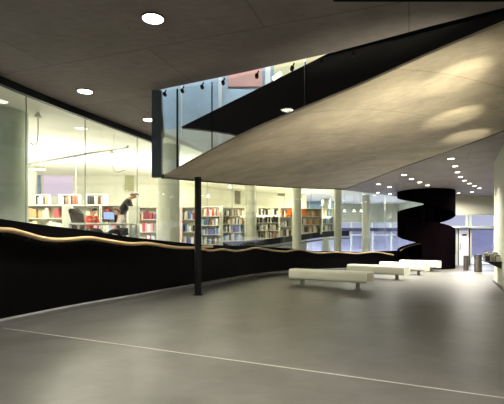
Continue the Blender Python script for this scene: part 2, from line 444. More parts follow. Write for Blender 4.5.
# ------------------------------------------------------------------ library glazing
JPX = [-400, -120, -45, 26, 85, 137, 178, 207, 232, 256, 284, 311, 336, 360, 385, 410, 440]
def gl_z0(p): return .95
def gl_z1(p): return 3.9 if p.y < YH - .1 else 4.2
seam_no = 0
prev = None
for k in range(len(JPX) - 1):
    pa, pb = curve_at_px(G, JPX[k]), curve_at_px(G, JPX[k + 1])
    ia = [i for i, p in enumerate(G) if p.y > pa.y + .01 and p.y < pb.y - .01]
    seg = [pa] + [G[i] for i in ia] + [pb]
    nn = normals2d(seg); t = (seg[1] - seg[0]).normalized() * .006
    seg[0] = seg[0] + t; seg[-1] = seg[-1] - (seg[-1] - seg[-2]).normalized() * .006
    root = MB().strip([[(p.x, p.y, gl_z0(p)), (p.x, p.y, gl_z1(p)), (p.x + n.x * .014, p.y + n.y * .014, gl_z1(p)), (p.x + n.x * .014, p.y + n.y * .014, gl_z0(p))] for p, n in zip(seg, nn)]).build('window_%d' % (k + 1), M_glass)
    struct(root, 'tall clear glass pane of the curved library glazing', 'window')
    MB().box(seg[-1].x - .003, seg[-1].x + .012, seg[-1].y - .004, seg[-1].y + .012, gl_z0(seg[-1]), 3.9).build('seam', M_seam, root)

# ------------------------------------------------------------------ glass screen of the ramp opening
def near_top(px):
    p = curve_at_px(NEAR, px); return Vector((p.x, p.y + .06, CZ))
def near_low(px):
    return interp([(a, b) for a, b in SOFTPX], px)
SPX = [162, 178, 213.5, 307.5, 515]
labs = ['narrow clear glass panel of the hung screen, beside the dark corner plate', 'glass panel of the hung screen in front of pale blue light',
        'widest glass panel of the hung screen, above the concrete ramp', 'rightmost glass panel of the hung screen before the black balustrade']
CLPX = [164.8, 183.7, 204, 224.6, 258, 295, 323, 356]
for k in range(4):
    a, b = near_top(SPX[k] + .4), near_top(SPX[k + 1] - .4)
    za, zb = at(SPX[k], near_low(SPX[k]), a.y).z, at(SPX[k + 1], near_low(SPX[k + 1]), b.y).z
    root = empty('glass_screen_panel', a, labs[k], 'glass panel', 'hung glass screen panels')
    q = [Vector((0, 0, za - CZ + .01)), Vector((0, 0, -.02)), Vector((b.x - a.x, b.y - a.y, -.02)), Vector((b.x - a.x, b.y - a.y, zb - CZ + .01))]
    e = Vector((0, .014, 0))
    MB().strip([q, [p + e for p in q]]).build('pane', M_boxglass, root)
    if k:
        sw = .013 if k == 1 else .008
        MB().box(-sw, sw, -.012, .026, za - CZ + .02, -.02).build('joint', M_blackpl, root)
    for c in [c for c in CLPX if SPX[k] <= c < SPX[k + 1]]:
        p = near_top(c) - a
        MB().tube([p + Vector((0, -.035, -.07)), p + Vector((0, .045, -.07))], .03, 10).tube([p + Vector((0, -.02, -.07)), p + Vector((.03, -.02, 0))], .012, 6).build('clamp', M_steelblk, root, True)
cp = at(156.8, 177, A.y)
tag(MB().box(-.087, .087, -.02, .10, cp.z - .005 - CZ, -.002).build('corner_plate', M_plate, loc=(cp.x, A.y, CZ)), 'dark grey vertical plate closing the left corner of the glass screen', 'corner plate', kind='thing')

# post under the slab
pp = on_floor(198, 295.0); zt = None
zt = soffit_z(pp.x, pp.y)
post = empty('steel_post', (pp.x, pp.y, 0), 'slim round black steel post carrying the concrete ramp', 'post')
MB().lathe([(.085, 0), (.085, zt - .002)], 24).build('shaft', M_steelblk, post, True)
MB().lathe([(.13, 0), (.13, .012), (.09, .014)], 24).build('base_plate', M_steelblk, post, True)

# ------------------------------------------------------------------ spiral stair
SC = Vector((9.09, 22.5, 0)); SR = 1.415
def zpix(py, Y): return EYE + (HY - py) / F * Y
PITCH = 2.0
spiral = empty('spiral_stair', SC, 'black spiral stair wrapped in a coiling solid balustrade', 'stair')
def helix(z_bot0, hgt, t0, t1, r, th, z_min=0.0, z_max=CZ, n=120):
    """ribbon; t in turns, front left is t=0, going over the front to the right while falling"""
    secs = []
    for i in range(n + 1):
        t = t0 + (t1 - t0) * i / n
        ang = math.pi + 2 * math.pi * t
        cx, sy = math.cos(ang), math.sin(ang)
        zb = z_bot0 - PITCH * t; zt_ = zb + hgt
        zb = min(max(zb, z_min), z_max); zt_ = min(max(zt_, z_min + .002), z_max)
        if zt_ - zb < .002: zb = zt_ - .002
        secs.append([(r * cx, r * sy, zb), (r * cx, r * sy, zt_), ((r - th) * cx, (r - th) * sy, zt_), ((r - th) * cx, (r - th) * sy, zb)])
    return MB().strip(secs)
zb0 = zpix(198.8, 22.4)
helix(zb0, 1.22, -.95, 2.1, SR, .09, .01, CZ - .005, 200).build('balustrade', M_spiral, spiral, True)
secs = []
for i in range(61):                                            # solid wall closing the lowest turn down to the floor
    t = 1.17 + .6 * i / 60; ang = math.pi + 2 * math.pi * t
    c, s_ = math.cos(ang), math.sin(ang); zt_ = max(.03, zb0 - PITCH * t + .02)
    secs.append([((SR - .01) * c, (SR - .01) * s_, .005), ((SR - .01) * c, (SR - .01) * s_, zt_), ((SR - .08) * c, (SR - .08) * s_, zt_), ((SR - .08) * c, (SR - .08) * s_, .005)])
MB().strip(secs).build('base_wall', M_spiral, spiral, True)
secs = []
for i in range(161):
    t = -.6 + (1.95 + .6) * i / 160; ang = math.pi + 2 * math.pi * t
    z = zb0 - PITCH * t + .03
    if z < .02 or z > CZ - .25: continue
    c, s_ = math.cos(ang), math.sin(ang)
    secs.append([((SR - .08) * c, (SR - .08) * s_, z), (.45 * c, .45 * s_, z), (.45 * c, .45 * s_, z + .16), ((SR - .08) * c, (SR - .08) * s_, z + .16)])
MB().strip(secs).build('stair_flight', M_spiral, spiral, True)
MB().lathe([(.1, 0), (.1, CZ - .005)], 20).build('core_post', M_spiral, spiral, True)
path = []
for i in range(30):
    t = 1.98 - .34 * i / 29; ang = math.pi + 2 * math.pi * t
    path.append(Vector(((SR - .16) * math.cos(ang), (SR - .16) * math.sin(ang), max(.9, zb0 - PITCH * t + 1.12))))
MB().tube(path, .03, 8).build('inner_handrail', M_wood, spiral, True)

# ------------------------------------------------------------------ benches
def rrect(w, h, r, n=6):
    out = []
    for cx, cz, a0 in ((w / 2 - r, h - r, 0), (-w / 2 + r, h - r, 90), (-w / 2 + r, r, 180), (w / 2 - r, r, 270)):
        for k in range(n + 1):
            a = math.radians(a0 + 90 * k / n); out.append((cx + r * math.cos(a), cz + r * math.sin(a)))
    return out
X_ = lambda px, Y: (px - HX) / F * Y
def make_bench(loc, ang, label, L=2.55):
    root = empty('bench', loc, label, 'bench', 'white foyer benches', ang)
    w, h, z0 = .50, .32, .17
    pr = rrect(w, h, .085)
    MB().strip([[(x, y, z + z0) for y, z in pr] for x in (-L / 2, L / 2)]).build('shell', M_bench, root, True)
    pi_ = rrect(w - .07, h - .07, .06)
    for sx in (-1, 1):
        MB().strip([[(sx * x, y, z + z0 + .035) for y, z in pi_] for x in (L / 2 - .02, L / 2 + .006)]).build('end_panel', M_benchin, root, True)
    for x in (-L / 2 + .36, L / 2 - .36):
        MB().lathe([(.085, 0), (.085, .012), (.065, .02), (.065, z0 + .02)], 20, (x, 0)).build('leg', M_benchleg, root, True)
    return root
BN = [(370, 12.1, 38, 293, 'nearest white bench, longest in view, with both stubby legs showing'),
      (407, 15.1, 42, 350, 'second white bench from the camera, partly behind the nearest one'),
      (427, 17.3, 45, 382, 'third white bench, between the second bench and the farthest one'),
      (439.5, 19.5, 42, 401.5, 'farthest white bench, in front of the black spiral stair')]
for pr_, Yr, th, pl_, lab in BN:
    th = math.radians(th); xr = X_(pr_, Yr); q = (pl_ - HX) / F
    L = (xr - q * Yr) / (math.cos(th) + q * math.sin(th))      # right end, left end and direction give the length
    d = Vector((math.cos(th), -math.sin(th), 0))
    make_bench(Vector((xr, Yr, 0)) - d * (L / 2), math.atan2(d.y, d.x), lab, L)

# bins
def bin_(px, py, w, h, label):
    p = on_floor(px, py); r = w / F * p.y / 2; H = h / F * p.y
    root = empty('waste_bin', p, label, 'waste bin', 'steel bins near the entrance')
    MB().lathe([(r * .96, 0), (r * .96, .03), (r, .035), (r, H - .03), (r * .97, H)], 24).build('body', M_steel, root, True)
    MB().lathe([(r * .99, H - .02), (r * 1.02, H - .015), (r * 1.02, H), (r * .8, H + .003), (r * .8, H - .02)], 24).build('lid_ring', M_dsteel, root, True)
bin_(466, 270.2, 4.6, 14.5, 'slimmer short steel cylinder bin beside the entrance door')
bin_(478, 271.8, 7.2, 17, 'wider steel cylinder bin standing right of the slim one')

# ------------------------------------------------------------------ right wall
wv = [(8.08, 14.35), (6.80, 11.6), (5.05, 7.8), (3.72, 4.95), (2.0, 1.2), (.3, -2.5)]
wl = wv + [(x + .5, y - .1) for x, y in wv[::-1]]
wl = [(8.08, 14.35), (3.82, 5.15), (3.0, 3.4), (.6, -1.8), (1.2, -2.1), (4.4, 4.8), (8.62, 14.2)]
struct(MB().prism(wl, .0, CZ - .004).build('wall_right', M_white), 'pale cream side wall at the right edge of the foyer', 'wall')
struct(MB().prism([(8.09, 14.38), (3.81, 5.14), (3.79, 5.16), (8.06, 14.40)], .0, .09).build('baseboard_right', M_curb), 'low grey skirting of the cream right wall', 'baseboard')
# leaflet shelf on the right wall
lp = at(497, 259.5, 13.2)
wd = Vector((8.08 - 3.82, 14.35 - 5.15, 0)).normalized(); wang = math.atan2(wd.y, wd.x)
base = Vector((3.82, 5.15, 0)) + wd * 8.35
root = empty('leaflet_shelf', (base.x, base.y, .77), 'dark narrow shelf on the cream right wall', 'shelf', None, wang)
MB().box(-.75, .75, 0, .42, -.025, .0).build('board', M_dsteel, root)
for x in (-.5, .5):
    MB().add([(x - .01, 0, -.025), (x + .01, 0, -.025), (x + .01, .36, -.03), (x - .01, .36, -.03), (x - .01, 0, -.22), (x + .01, 0, -.22)], [(0, 1, 2, 3), (4, 5, 1, 0), (4, 3, 2, 5), (0, 3, 4), (1, 5, 2)]).build('bracket', M_dsteel, root)
M_paper = [mat('leaflet_white', (.75, .74, .68), .5), mat('leaflet_black', (.03, .03, .035), .4), mat('leaflet_grey', (.35, .34, .32), .5)]
nm = ['white', 'black', 'grey']
zs = 0
for k in range(21):
    c = (k * 2 + k // 3) % 3
    x, y = -.62 + (k // 3) * .19, .08 + .135 * (k % 3)
    ww = Matrix.Rotation(wang, 4, 'Z') @ Vector((x, y, 0)) + base
    hh = .15 + .02 * (k // 3)
    # each leaflet leans back and faces the entrance of the foyer
    st = MB().obox((0, 0, hh * .475), .12, .012, hh, 0, -.3)
    o = st.build('leaflet', M_paper[c], loc=(ww.x, ww.y, .776), rz=wang - math.pi / 2)
    tag(o, '%s leaflet standing in the %s row of the wall shelf' % (nm[c], ['wall side', 'middle', 'outer'][k % 3]), 'leaflet', 'leaflets on the wall shelf', 'thing')

# ------------------------------------------------------------------ far facades
def facade(name_i, x0, x1, Y, zb, zt, zhead, nx, label, door=None, trans=(2.06,)):
    pass
# bulkheads (cream) over the far glazing
zh = zpix(214, 25.0)
struct(MB().box(10.9, 20, 24.95, 25.2, zh, CZ - .003).build('wall_back', M_bulk), 'cream bulkhead over the far entrance glazing', 'wall')
struct(MB().box(10.9, 11.1, 25.2, 31.9, 2.86, 4.2).build('wall_side', M_white), 'short bulkhead return behind the spiral stair', 'wall')
struct(MB().box(1.5, 11.1, 31.9, 32.1, 2.86, 4.2).build('wall_north', mat('grey_bulkhead', (.46, .47, .36), .7, 0, .05)), 'grey green bulkhead over the far dusk blue glazing', 'wall')
wn = 17
def win_grid(x0, x1, Y, zb, zt, xs, zs, label):
    global wn
    root = MB().box(x0, x1, Y, Y + .015, zb, zt).build('window_%d' % wn, M_farglass); wn += 1
    struct(root, label, 'window')
    for x in xs: MB().box(x - .05, x + .05, Y - .06, Y + .08, zb, zt).build('mullion', M_mull, root)
    for z in zs: MB().box(x0, x1, Y - .05, Y + .07, z - .04, z + .04).build('transom', M_mull, root)
X = lambda px, Y: (px - HX) / F * Y
z_tr = zpix(229.5, 25)
win_grid(X(470.5, 25), 20, 25.02, 0, zh, [X(470.5, 25), X(495, 25), 17.5], [.05, zpix(256.5, 25), z_tr, zh - .04], 'large entrance glazing with one transom, right of the door')
win_grid(10.9, X(470, 25), 25.02, z_tr, zh, [10.95, X(438, 25), X(466.5, 25)], [z_tr + .04, zh - .04], 'clerestory glazing above the entrance door')
win_grid(10.9, X(457.5, 25), 25.02, 0, z_tr - .05, [X(442, 25), X(456.8, 25)], [.05], 'side light glazing left of the entrance door')
dr = MB().box(X(458.5, 25), X(469, 25), 25.02, 25.05, .02, z_tr - .06).build('door_1', mat('door_glow', (.8, .76, .8), .4, 0, .03, 3, 0, .5, None, (.95, .9, 1.0), .35))  # leaf emits a little to imitate the brightness seen at the door
struct(dr, 'white entrance door leaf in the far glazing with an added glow', 'door')
MB().box(X(462, 25), X(466.5, 25), 24.97, 25.02, zpix(235.6, 25), zpix(234.2, 25)).build('door_sign', M_dsteel, dr)
for x in (X(458.2, 25), X(469.3, 25)): MB().box(x - .03, x + .03, 24.97, 25.06, 0, z_tr).build('door_frame', M_dsteel, dr)
MB().tube([(X(459.8, 25), 24.96, .9), (X(459.8, 25), 24.93, .95), (X(459.8, 25), 24.93, 1.25), (X(459.8, 25), 24.96, 1.3)], .015, 6).build('door_handle', M_dsteel, dr)
struct(MB().box(10.9, 15, 24.6, 24.93, zpix(227.5, 24.6) - .0, zpix(226, 24.6)).build('trim_5', M_mull), 'pale ledge above the entrance door', 'trim')
win_grid(1.5, 10.9, 32.0, -2.2, 2.88, [2.6, 4.2, 5.8, 7.4, 9.0, 10.4], [.1, 1.9, 2.84], 'long dusk blue glazing beyond the void')
# side closure of that bay (glass return)
root = MB().box(11.0, 11.02, 25.2, 31.9, -2.2, 2.88).build('window_%d' % wn, M_farglass); wn += 1
struct(root, 'glazing return behind the spiral stair', 'window')
struct(MB().box(-3, 12, 17, 32.2, -2.4, -2.2).build('trim_6', M_lowfloor), 'reflective lower level floor in the void', 'lower floor')
struct(MB().prism([(11.1, 25.1), (60, 25.1), (60, 70), (11.1, 70)], -.2, -.02).build('ground', M_snow), 'bluish snow lying outside the entrance', 'ground')
struct(MB().prism([(-20, 32.3), (11.1, 32.3), (11.1, 70), (-20, 70)], -2.6, -2.3).build('ground', M_snow), 'bluish snow outside the lower level', 'ground')
struct(MB().add([(-20, 42, -2.4), (40, 42, -2.4), (40, 62, 3.4), (-20, 62, 3.4), (-20, 62, -2.4), (40, 62, -2.4)], [(0, 1, 2, 3), (3, 2, 5, 4), (0, 4, 5, 1), (0, 3, 4), (1, 5, 2)]).build('backdrop', M_snow), 'pale snow backdrop added to brighten the view beyond the glazing', 'backdrop')  # added slope whitens the far glazing where it shows pale reflections
struct(MB().box(1.5, 10.9, 31.86, 31.98, 2.16, 2.42).build('trim_8', mat('spandrel_blue', (.06, .06, .13), .5)), 'dark blue spandrel band across the far glazing', 'trim')

# ------------------------------------------------------------------ library shell
LF = 1.15
gp = [(p + n * .08) for p, n in zip(G, GN) if p.y < 14.6]
struct(MB().prism([(p.x, p.y) for p in gp] + [(-2.3, 21.6), (-2.3, 24.6), (-16, 21.0), (-16, .5)], LF - .2, LF).build('floor_library', M_libfloor), 'grey library floor behind the glazing', 'floor')
gc = [(p + n * .1) for p, n in zip(G, GN)]
struct(MB().prism([(p.x, p.y) for p in gc] + [(11.1, 32.2), (-16, 32.2), (-16, .5)], 4.22, 4.34).build('ceiling_library', M_libceil), 'bright cream library ceiling', 'ceiling')
bw = [(-16, 18.3), (-4.6, 18.7), (-2.7, 21.6), (-1.65, 23.4), (-.4, 24.6), (3.3, 26.0)]
struct(MB().strip([[(x, y, -2.2), (x, y, 4.22), (x, y + .2, 4.22), (x, y + .2, -2.2)] for x, y in bw]).build('wall_library', M_cream), 'cream back wall of the library', 'wall')
struct(MB().box(-16.2, -16, .5, 20.5, LF, 4.22).build('wall_end', M_cream), 'cream end wall of the library', 'wall')
# sloping library ramp floor with dark parapet
fe = catmull([(-2.25, 21.45, 1.30), (-.6, 21.5, 1.36), (.8, 21.8, 1.48), (2.2, 22.5, 1.66), (4.0, 23.6, 1.90), (5.6, 24.8, 1.98)], 6)
mb = MB().strip([[p, p + Vector((0, 0, -.2)), p + Vector((-.6, 3.2, -.2)), p + Vector((-.6, 3.2, 0))] for p in fe])
struct(mb.build('floor_ramp', M_libfloor), 'sloping library ramp floor carrying the far bookcases', 'floor')
mb = MB().strip([[p + Vector((0, -.03, .03)), p + Vector((0, -.03, -.27)), p + Vector((0, .02, -.27)), p + Vector((0, .02, .03))] for p in fe])
struct(mb.build('trim_7', mat('dark_fascia', (.016, .016, .026), .35)), 'dark fascia along the edge of the sloping library ramp', 'trim')
tag(MB().tube([p + Vector((0, -.02, -.40)) for p in fe[6:]], .045, 8).build('lower_rail', M_track, smooth=True), 'thin grey rail under the dark edge of the library ramp', 'rail', kind='thing')

# columns
def column(px, Y, d, z0, label, m=M_column, z1=4.215):
    x = X(px, Y); z = z0
    root = MB().lathe([(d / 2, z0 + .001), (d / 2, z1)], 32).build('column', m, smooth=True, loc=(x, Y, 0))
    tag(root, label, 'column', 'round library columns', 'thing')
column(4.5, 9.6, .96, LF, 'broad grey green round column behind the leftmost glazing', M_colgrey)
column(168.5, 12.9, .66, LF, 'pale round column behind the glazing left of the black post', M_colpale)
column(250.5, 21.9, .53, -2.2, 'round column between the two middle banks of bookcases')
column(296.8, 22.05, .46, -2.2, 'round column right of the dark book rows, beside orange books')
column(337.8, 23.3, .40, -2.2, 'slim round column at the right end of the bookcases')
column(366, 26.6, .5, -2.2, 'round column standing in front of the dusk blue glazing')
column(31.5, 16.4, .38, LF, 'slender cream column behind the left shelving, beside a blue strip')
column(326, 28.5, .6, -2.2, 'distant grey column seen above the brown book rows')

# ------------------------------------------------------------------ library furniture
PAL = {'red': (.50, .05, .05), 'maroon': (.25, .04, .07), 'orange': (.85, .17, .02), 'white': (.78, .76, .70), 'cream': (.72, .62, .42), 'brown': (.28, .14, .06), 'black': (.025, .022, .025),
       'blue': (.12, .22, .55), 'pale blue': (.42, .56, .74), 'green': (.14, .26, .16), 'pink': (.68, .33, .38), 'grey': (.35, .34, .33), 'tan': (.52, .34, .16), 'purple': (.22, .12, .28)}
MP = {k: mat('cover_' + k.replace(' ', '_'), v, .55) for k, v in PAL.items()}
M_pages = mat('book_pages', (.78, .74, .62), .7)
book_mesh = {}
def book(x, y, z, rz, w, h, dep, col, label, group, name='book'):
    key = (round(w, 2), round(h, 2), col)
    if key not in book_mesh:
        o = MB().box(-w / 2, w / 2, 0, dep, 0, h).build(name, MP[col]); book_mesh[key] = o
    else:
        o = book_mesh[key].copy(); COL.objects.link(o)
    o.location = (x, y, z + .001); o.rotation_euler.z = rz
    tag(o, label, 'book', group, 'thing'); return o
ORD = ['bottom', 'lower middle', 'upper middle', 'top']
NB = 0
def bookcase(px0, px1, Y, z0, ztop, n_sh, label, where, pals, rz=0.0, dep=.3, fill=.9, avg=.085, back=True, books=True, rows=None):
    """px0..px1 front edge at distance Y, books get labels by colour and shelf"""
    global NB
    xa, xb = X(px0, Y), X(px1, Y); w = xb - xa
    root = empty('bookcase', ((xa + xb) / 2, Y, z0), label, 'bookcase', 'white library bookcases', rz)
    H = ztop - z0; t = .025
    for s in (-1, 1): MB().box(s * (w / 2) - (t if s > 0 else 0), s * (w / 2) + (t if s < 0 else 0), 0, dep, 0, H).build('side_panel', M_shelf, root)
    MB().box(-w / 2 + t, w / 2 - t, dep - .015, dep, .05, H).build('back_panel', M_shelfback, root)
    MB().box(-w / 2 + t, w / 2 - t, .02, dep - .015, 0, .08).build('plinth', M_shelf, root)
    lv = [.08 + (H - .08 - t) * k / n_sh for k in range(n_sh + 1)]
    for z in lv: MB().box(-w / 2 + t, w / 2 - t, 0, dep - .015, z, z + t).build('shelf', M_shelf, root)
    if not books: return root
    names = {2: ['lower', 'upper'], 3: ['bottom', 'middle', 'top'], 4: ORD}[n_sh]
    c, s = math.cos(rz), math.sin(rz)
    for k in range(n_sh):
        if rows and k not in rows: continue
        x = -w / 2 + t + .02; pal = pals[k] if isinstance(pals, list) else pals
        room = lv[k + 1] - lv[k] - t - .03
        while x < w / 2 - t - .04:
            bwid = random.choice([.05, .07, .09, .12]) * avg / .085
            if x + bwid > w / 2 - t: break
            if random.random() < fill:
                ks = list(pal.keys()); col = random.choices(ks, [pal[q] for q in ks])[0]
                h = min(room, random.choice([.24, .28, .32, .36]))
                lx, ly = x + bwid / 2, .02 + random.random() * .03
                wx, wy = (xa + xb) / 2 + lx * c - ly * s, Y + lx * s + ly * c
                book(wx, wy, z0 + lv[k] + t, rz, bwid * .96, h, .2, col, '%s book on the %s shelf of the %s' % (col, names[k], where), 'books on the %s shelf of the %s' % (names[k], where)); NB += 1
            x += bwid
    return root
P_mar = {'maroon': 5, 'red': 2, 'purple': 2, 'pink': 1, 'white': 2, 'cream': 1}
P_pk = {'pink': 5, 'white': 3, 'red': 2, 'cream': 2, 'pale blue': 2}
P_dark = {'black': 6, 'brown': 2, 'cream': 4, 'white': 3, 'grey': 2}
P_mix = {'white': 4, 'cream': 3, 'pale blue': 3, 'blue': 2, 'red': 1, 'pink': 1, 'black': 1, 'brown': 1}
P_brown = {'tan': 5, 'brown': 4, 'cream': 2, 'white': 1}
P_blue = {'blue': 3, 'pale blue': 5, 'white': 6, 'purple': 2, 'black': 2}
Yf = 22.55
bookcase(129, 157, 18.0, LF, zpix(207, 18.0), 3, 'white bookcase of maroon and pink books left of the pale column', 'bookcase left of the pale column', [P_pk, P_pk, P_mar])
bookcase(180, 196.5, 18.6, LF, zpix(207, 18.6), 3, 'narrow white bookcase right of the pale column, left of the black post', 'bookcase between pale column and post', [P_blue, P_blue, P_mix])
bookcase(201, 220, 20.6, LF, zpix(206.5, 20.6), 4, 'white bookcase just right of the black post with blue books', 'bookcase just right of the post', [P_blue, P_blue, P_mix, {'white': 3, 'pink': 3, 'red': 1, 'cream': 2}])
bookcase(222.5, 245, Yf, 1.33, zpix(207.5, Yf), 4, 'white bookcase ending at the column, dark books on its top shelf', 'bookcase left of the middle column', [P_mix, P_blue, P_dark, P_dark])
bookcase(256, 279, Yf, 1.46, zpix(207.5, Yf), 4, 'white bookcase of dark books just right of the middle column', 'bookcase right of the middle column', [P_dark, P_dark, P_dark, P_dark])
bookcase(280, 292.5, Yf + .25, 1.56, zpix(207.5, Yf + .25), 3, 'narrow bookcase with a bright orange book at its top right', 'narrow bookcase with the orange book', [P_dark, P_dark, {'black': 3, 'white': 3, 'orange': 2}])
bookcase(301.5, 322, 23.35, 1.78, zpix(208.5, 23.35), 3, 'white bookcase packed with brown and tan books beside the column', 'bookcase of brown and tan books', [{'black': 2, 'brown': 2, 'white': 3, 'cream': 2}, P_brown, P_brown])
bookcase(322.5, 334.5, 24.0, 1.88, zpix(208.5, 24.0), 3, 'rightmost white bookcase beside the slim end column', 'rightmost bookcase by the slim column', [P_blue, P_mix, P_mix])
# orange accents
for px, Y, z in ((289.5, Yf + .25, None), (303.8, 23.35, None)):
    zz = zpix(215.5, Y)
    tag(MB().box(-.11, .11, -.04, -.005, 0, .34).build('picture_book', MP['orange'], loc=(X(px, Y), Y, zz)), 'bright orange picture book facing out, %s' % ('left of the column' if px < 295 else 'right of the column'), 'book', 'orange picture books', 'thing')
# low shelving behind the readers
YL = 15.0
for (a, b, lab, wh, pl) in ((26, 63, 'low white shelving unit at far left with a red folder', 'far left low shelving', [{'white': 3, 'cream': 2, 'grey': 1}, {'tan': 3, 'white': 4, 'cream': 4, 'red': 1, 'maroon': 1}]),
                            (72, 100, 'low white shelving unit behind the reader in red', 'low shelving behind the red sweater', [P_pk, {'cream': 4, 'white': 3, 'green': 2, 'tan': 2}]),
                            (101, 127, 'low white shelving unit behind the reader in pale grey', 'low shelving behind the grey top', [P_pk, {'green': 2, 'red': 3, 'maroon': 2, 'white': 2, 'cream': 1}])):
    bookcase(a, b, YL, LF, zpix(205, YL), 3, lab, wh, [P_mix] + pl, 0, .32, .75, .11, rows=(1, 2))
# small racks on top of the low shelving
def rack(px0, px1, where):
    xa, xb = X(px0, YL + .05), X(px1, YL + .05); w = xb - xa; z = zpix(205, YL) + .001
    root = empty('book_rack', ((xa + xb) / 2, YL + .05, z), 'small white rack of books on top of the %s' % where, 'rack', 'book racks on the low shelving')
    for z0 in (0, .36): MB().box(-w / 2, w / 2, 0, .2, z0, z0 + .02).build('shelf', M_shelf, root)
    for s in (-1, 1): MB().box(s * w / 2 - .01, s * w / 2 + .01, 0, .2, 0, .38).build('side_panel', M_shelf, root)
    x = -w / 2 + .03; cols = ['black', 'white', 'brown', 'cream', 'red', 'grey', 'white', 'tan']; i = 0
    while x < w / 2 - .08:
        c = random.choice(cols)
        book((xa + xb) / 2 + x + .03, YL + .06, z + .02, 0, .055, random.choice([.26, .3]), .15, c, '%s book in the rack on the %s' % (c, where), 'books in the rack on the %s' % where); x += .062
rack(35, 48, 'far left low shelving'); rack(59, 78.5, 'second low shelving'); rack(86.5, 106, 'third low shelving')
# white end panel
tag(MB().box(-.17, .17, 0, .04, 0, zpix(207, 13.5) - LF).build('display_panel', M_shelf, loc=(X(134, 13.2), 13.2, LF + .001), bevel=.008), 'upright pale grey display panel at the right end of the low shelving', 'panel', kind='thing')
tag(MB().box(-.14, .14, 0, .04, 0, zpix(205, 13.9) - LF).build('display_panel', M_shelf, loc=(X(67, 13.9), 13.9, LF + .001), bevel=.008), 'upright pale grey display panel left of the dark armchair', 'panel', kind='thing')
tag(MB().box(-.14, .14, 0, .04, 0, zpix(207, 18) - LF).build('display_panel', mat('pink_panel', (.70, .52, .48), .6), loc=(X(178.5, 18.0), 18.1, LF + .001), bevel=.008), 'narrow pinkish display panel beside the pale round column', 'panel', kind='thing')
tag(MB().box(-.1, .1, 0, .04, 0, zpix(206, 21) - LF).build('display_panel', M_shelf, loc=(X(221, 21), 21, LF + .001), bevel=.008), 'narrow white display panel between two bookcases right of the post', 'panel', kind='thing')

# wall pieces in the library
def wall_y(x):
    return interp(bw, x) - .04
def wallpiece(name, px0, px1, py0, py1, Y, m, label, cat, dep=.03):
    xa, xb = X(px0, Y), X(px1, Y)
    # sit against the slanted back wall
    xm = (xa + xb) / 2; Yw = wall_y(xm); sc = Yw / Y
    xa, xb = X(px0, Yw), X(px1, Yw); sl = math.atan2(wall_y(xb) - wall_y(xa), xb - xa)
    z0, z1 = zpix(py1, Yw), zpix(py0, Yw)
    o = MB().box((xa - xb) / 2, (xb - xa) / 2, -dep, 0, 0, z1 - z0).build(name, m, loc=((xa + xb) / 2, wall_y((xa + xb) / 2), z0), rz=sl)
    return tag(o, label, cat, kind='thing')
wallpiece('projection_screen', 44, 72, 176, 195, 22, M_lilac, 'glowing lilac pink screen on the library back wall', 'screen')
wallpiece('wall_strip', 36.5, 40, 175, 197, 22, mat('strip_blue', (.22, .32, .55), .5), 'narrow blue strip on the wall left of the lilac screen', 'panel')
wallpiece('notice_board', 125, 133.5, 174, 191, 22, mat('olive_board', (.44, .44, .24), .6, 0, .08, 20), 'pale olive notice board on the cream wall above the readers', 'board')
wallpiece('notice_board', 234, 241, 190, 204, 24, mat('brown_board', (.20, .18, .12), .6, 0, .1, 20), 'grey brown notice board on the wall left of the middle column', 'board')
wallpiece('notice_board', 277.5, 285, 191, 196, 24, mat('grey_board', (.22, .23, .19), .6, 0, .1, 20), 'small dark grey board high on the wall right of the column', 'board')

# lamps and cables in the library
p0, p1 = at(20, 165.5, 12.5), at(128, 146.5, 12.5)
t = empty('light_track', (p0 + p1) / 2, 'long grey lighting track hanging under the library ceiling', 'light track')
c = (p0 + p1) / 2
p0.z = p1.z = (p0.z + p1.z) / 2 ; 
q0, q1 = at(20, 165.5, 12.6), at(128, 146.5, 11.4)
t.location = (q0 + q1) / 2; c = t.location
MB().tube([q0 - c, q1 - c], .035, 8).build('rail', M_track, t, True)
for f in (.12, .5, .88):
    p = q0.lerp(q1, f) - c
    MB().tube([p, (p.x, p.y, 4.22 - c.z)], .006, 6).build('hanger', M_track, t)
def cable(px, py0, py1, Y, bend, label):
    a = at(px, py0, Y); b = at(px, py1, Y)
    a.z = min(a.z, 4.21)
    root = empty('cable_drop', (a.x, a.y, 4.22), label, 'cable', 'cable drops in the library')
    MB().lathe([(.02, a.z - .12 - 4.22), (.09, a.z - .1 - 4.22), (.04, a.z - 4.22 - .03), (.03, -.001)], 14).build('canopy', M_shelf, root, True)
    pts = [Vector((0, 0, a.z - 4.22 - .1)), Vector((0, 0, (b.z - 4.22) * .7)), Vector((bend * .3, 0, b.z - 4.22)), Vector((bend, 0, b.z - 4.22 + .05))]
    MB().tube(catmull(pts, 6), .012, 6).build('cord', M_track, root, True)
cable(38, 106, 145, 9.6, -.18, 'hanging cable with pale canopy behind the second left pane')
cable(76, 156, 192, 14.6, .02, 'straight hanging cable with grey canopy above the lilac screen')
cable(112, 150, 172, 13.2, .4, 'hanging cable curling right above the readers')
def tube_lamp(px, py, Y, L, label):
    p = at(px, py, Y)
    root = empty('tube_lamp', p, label, 'lamp', 'library tube lamps')
    MB().tube([(-L / 2, 0, 0), (L / 2, 0, 0)], .035, 8).build('tube', M_tube, root, True)
    for s in (-1, 1): MB().tube([(s * L * .4, 0, .03), (s * L * .4, 0, 4.22 - p.z)], .006, 6).build('hanger', M_track, root)
tube_lamp(32, 162.5, 14.5, .6, 'short bright tube lamp beside the left column, upper of three')
tube_lamp(37, 169.5, 16.0, .6, 'short bright tube lamp beside the left column, lowest of three')
tube_lamp(365, 203, 27.5, .5, 'bright lamp hanging before the far grey bulkhead')
tube_lamp(283, 188.5, 24.0, .5, 'bright lamp over the small dark grey board')
tube_lamp(312, 192, 24.6, 1.6, 'long bright tube lamp above the brown book rows')
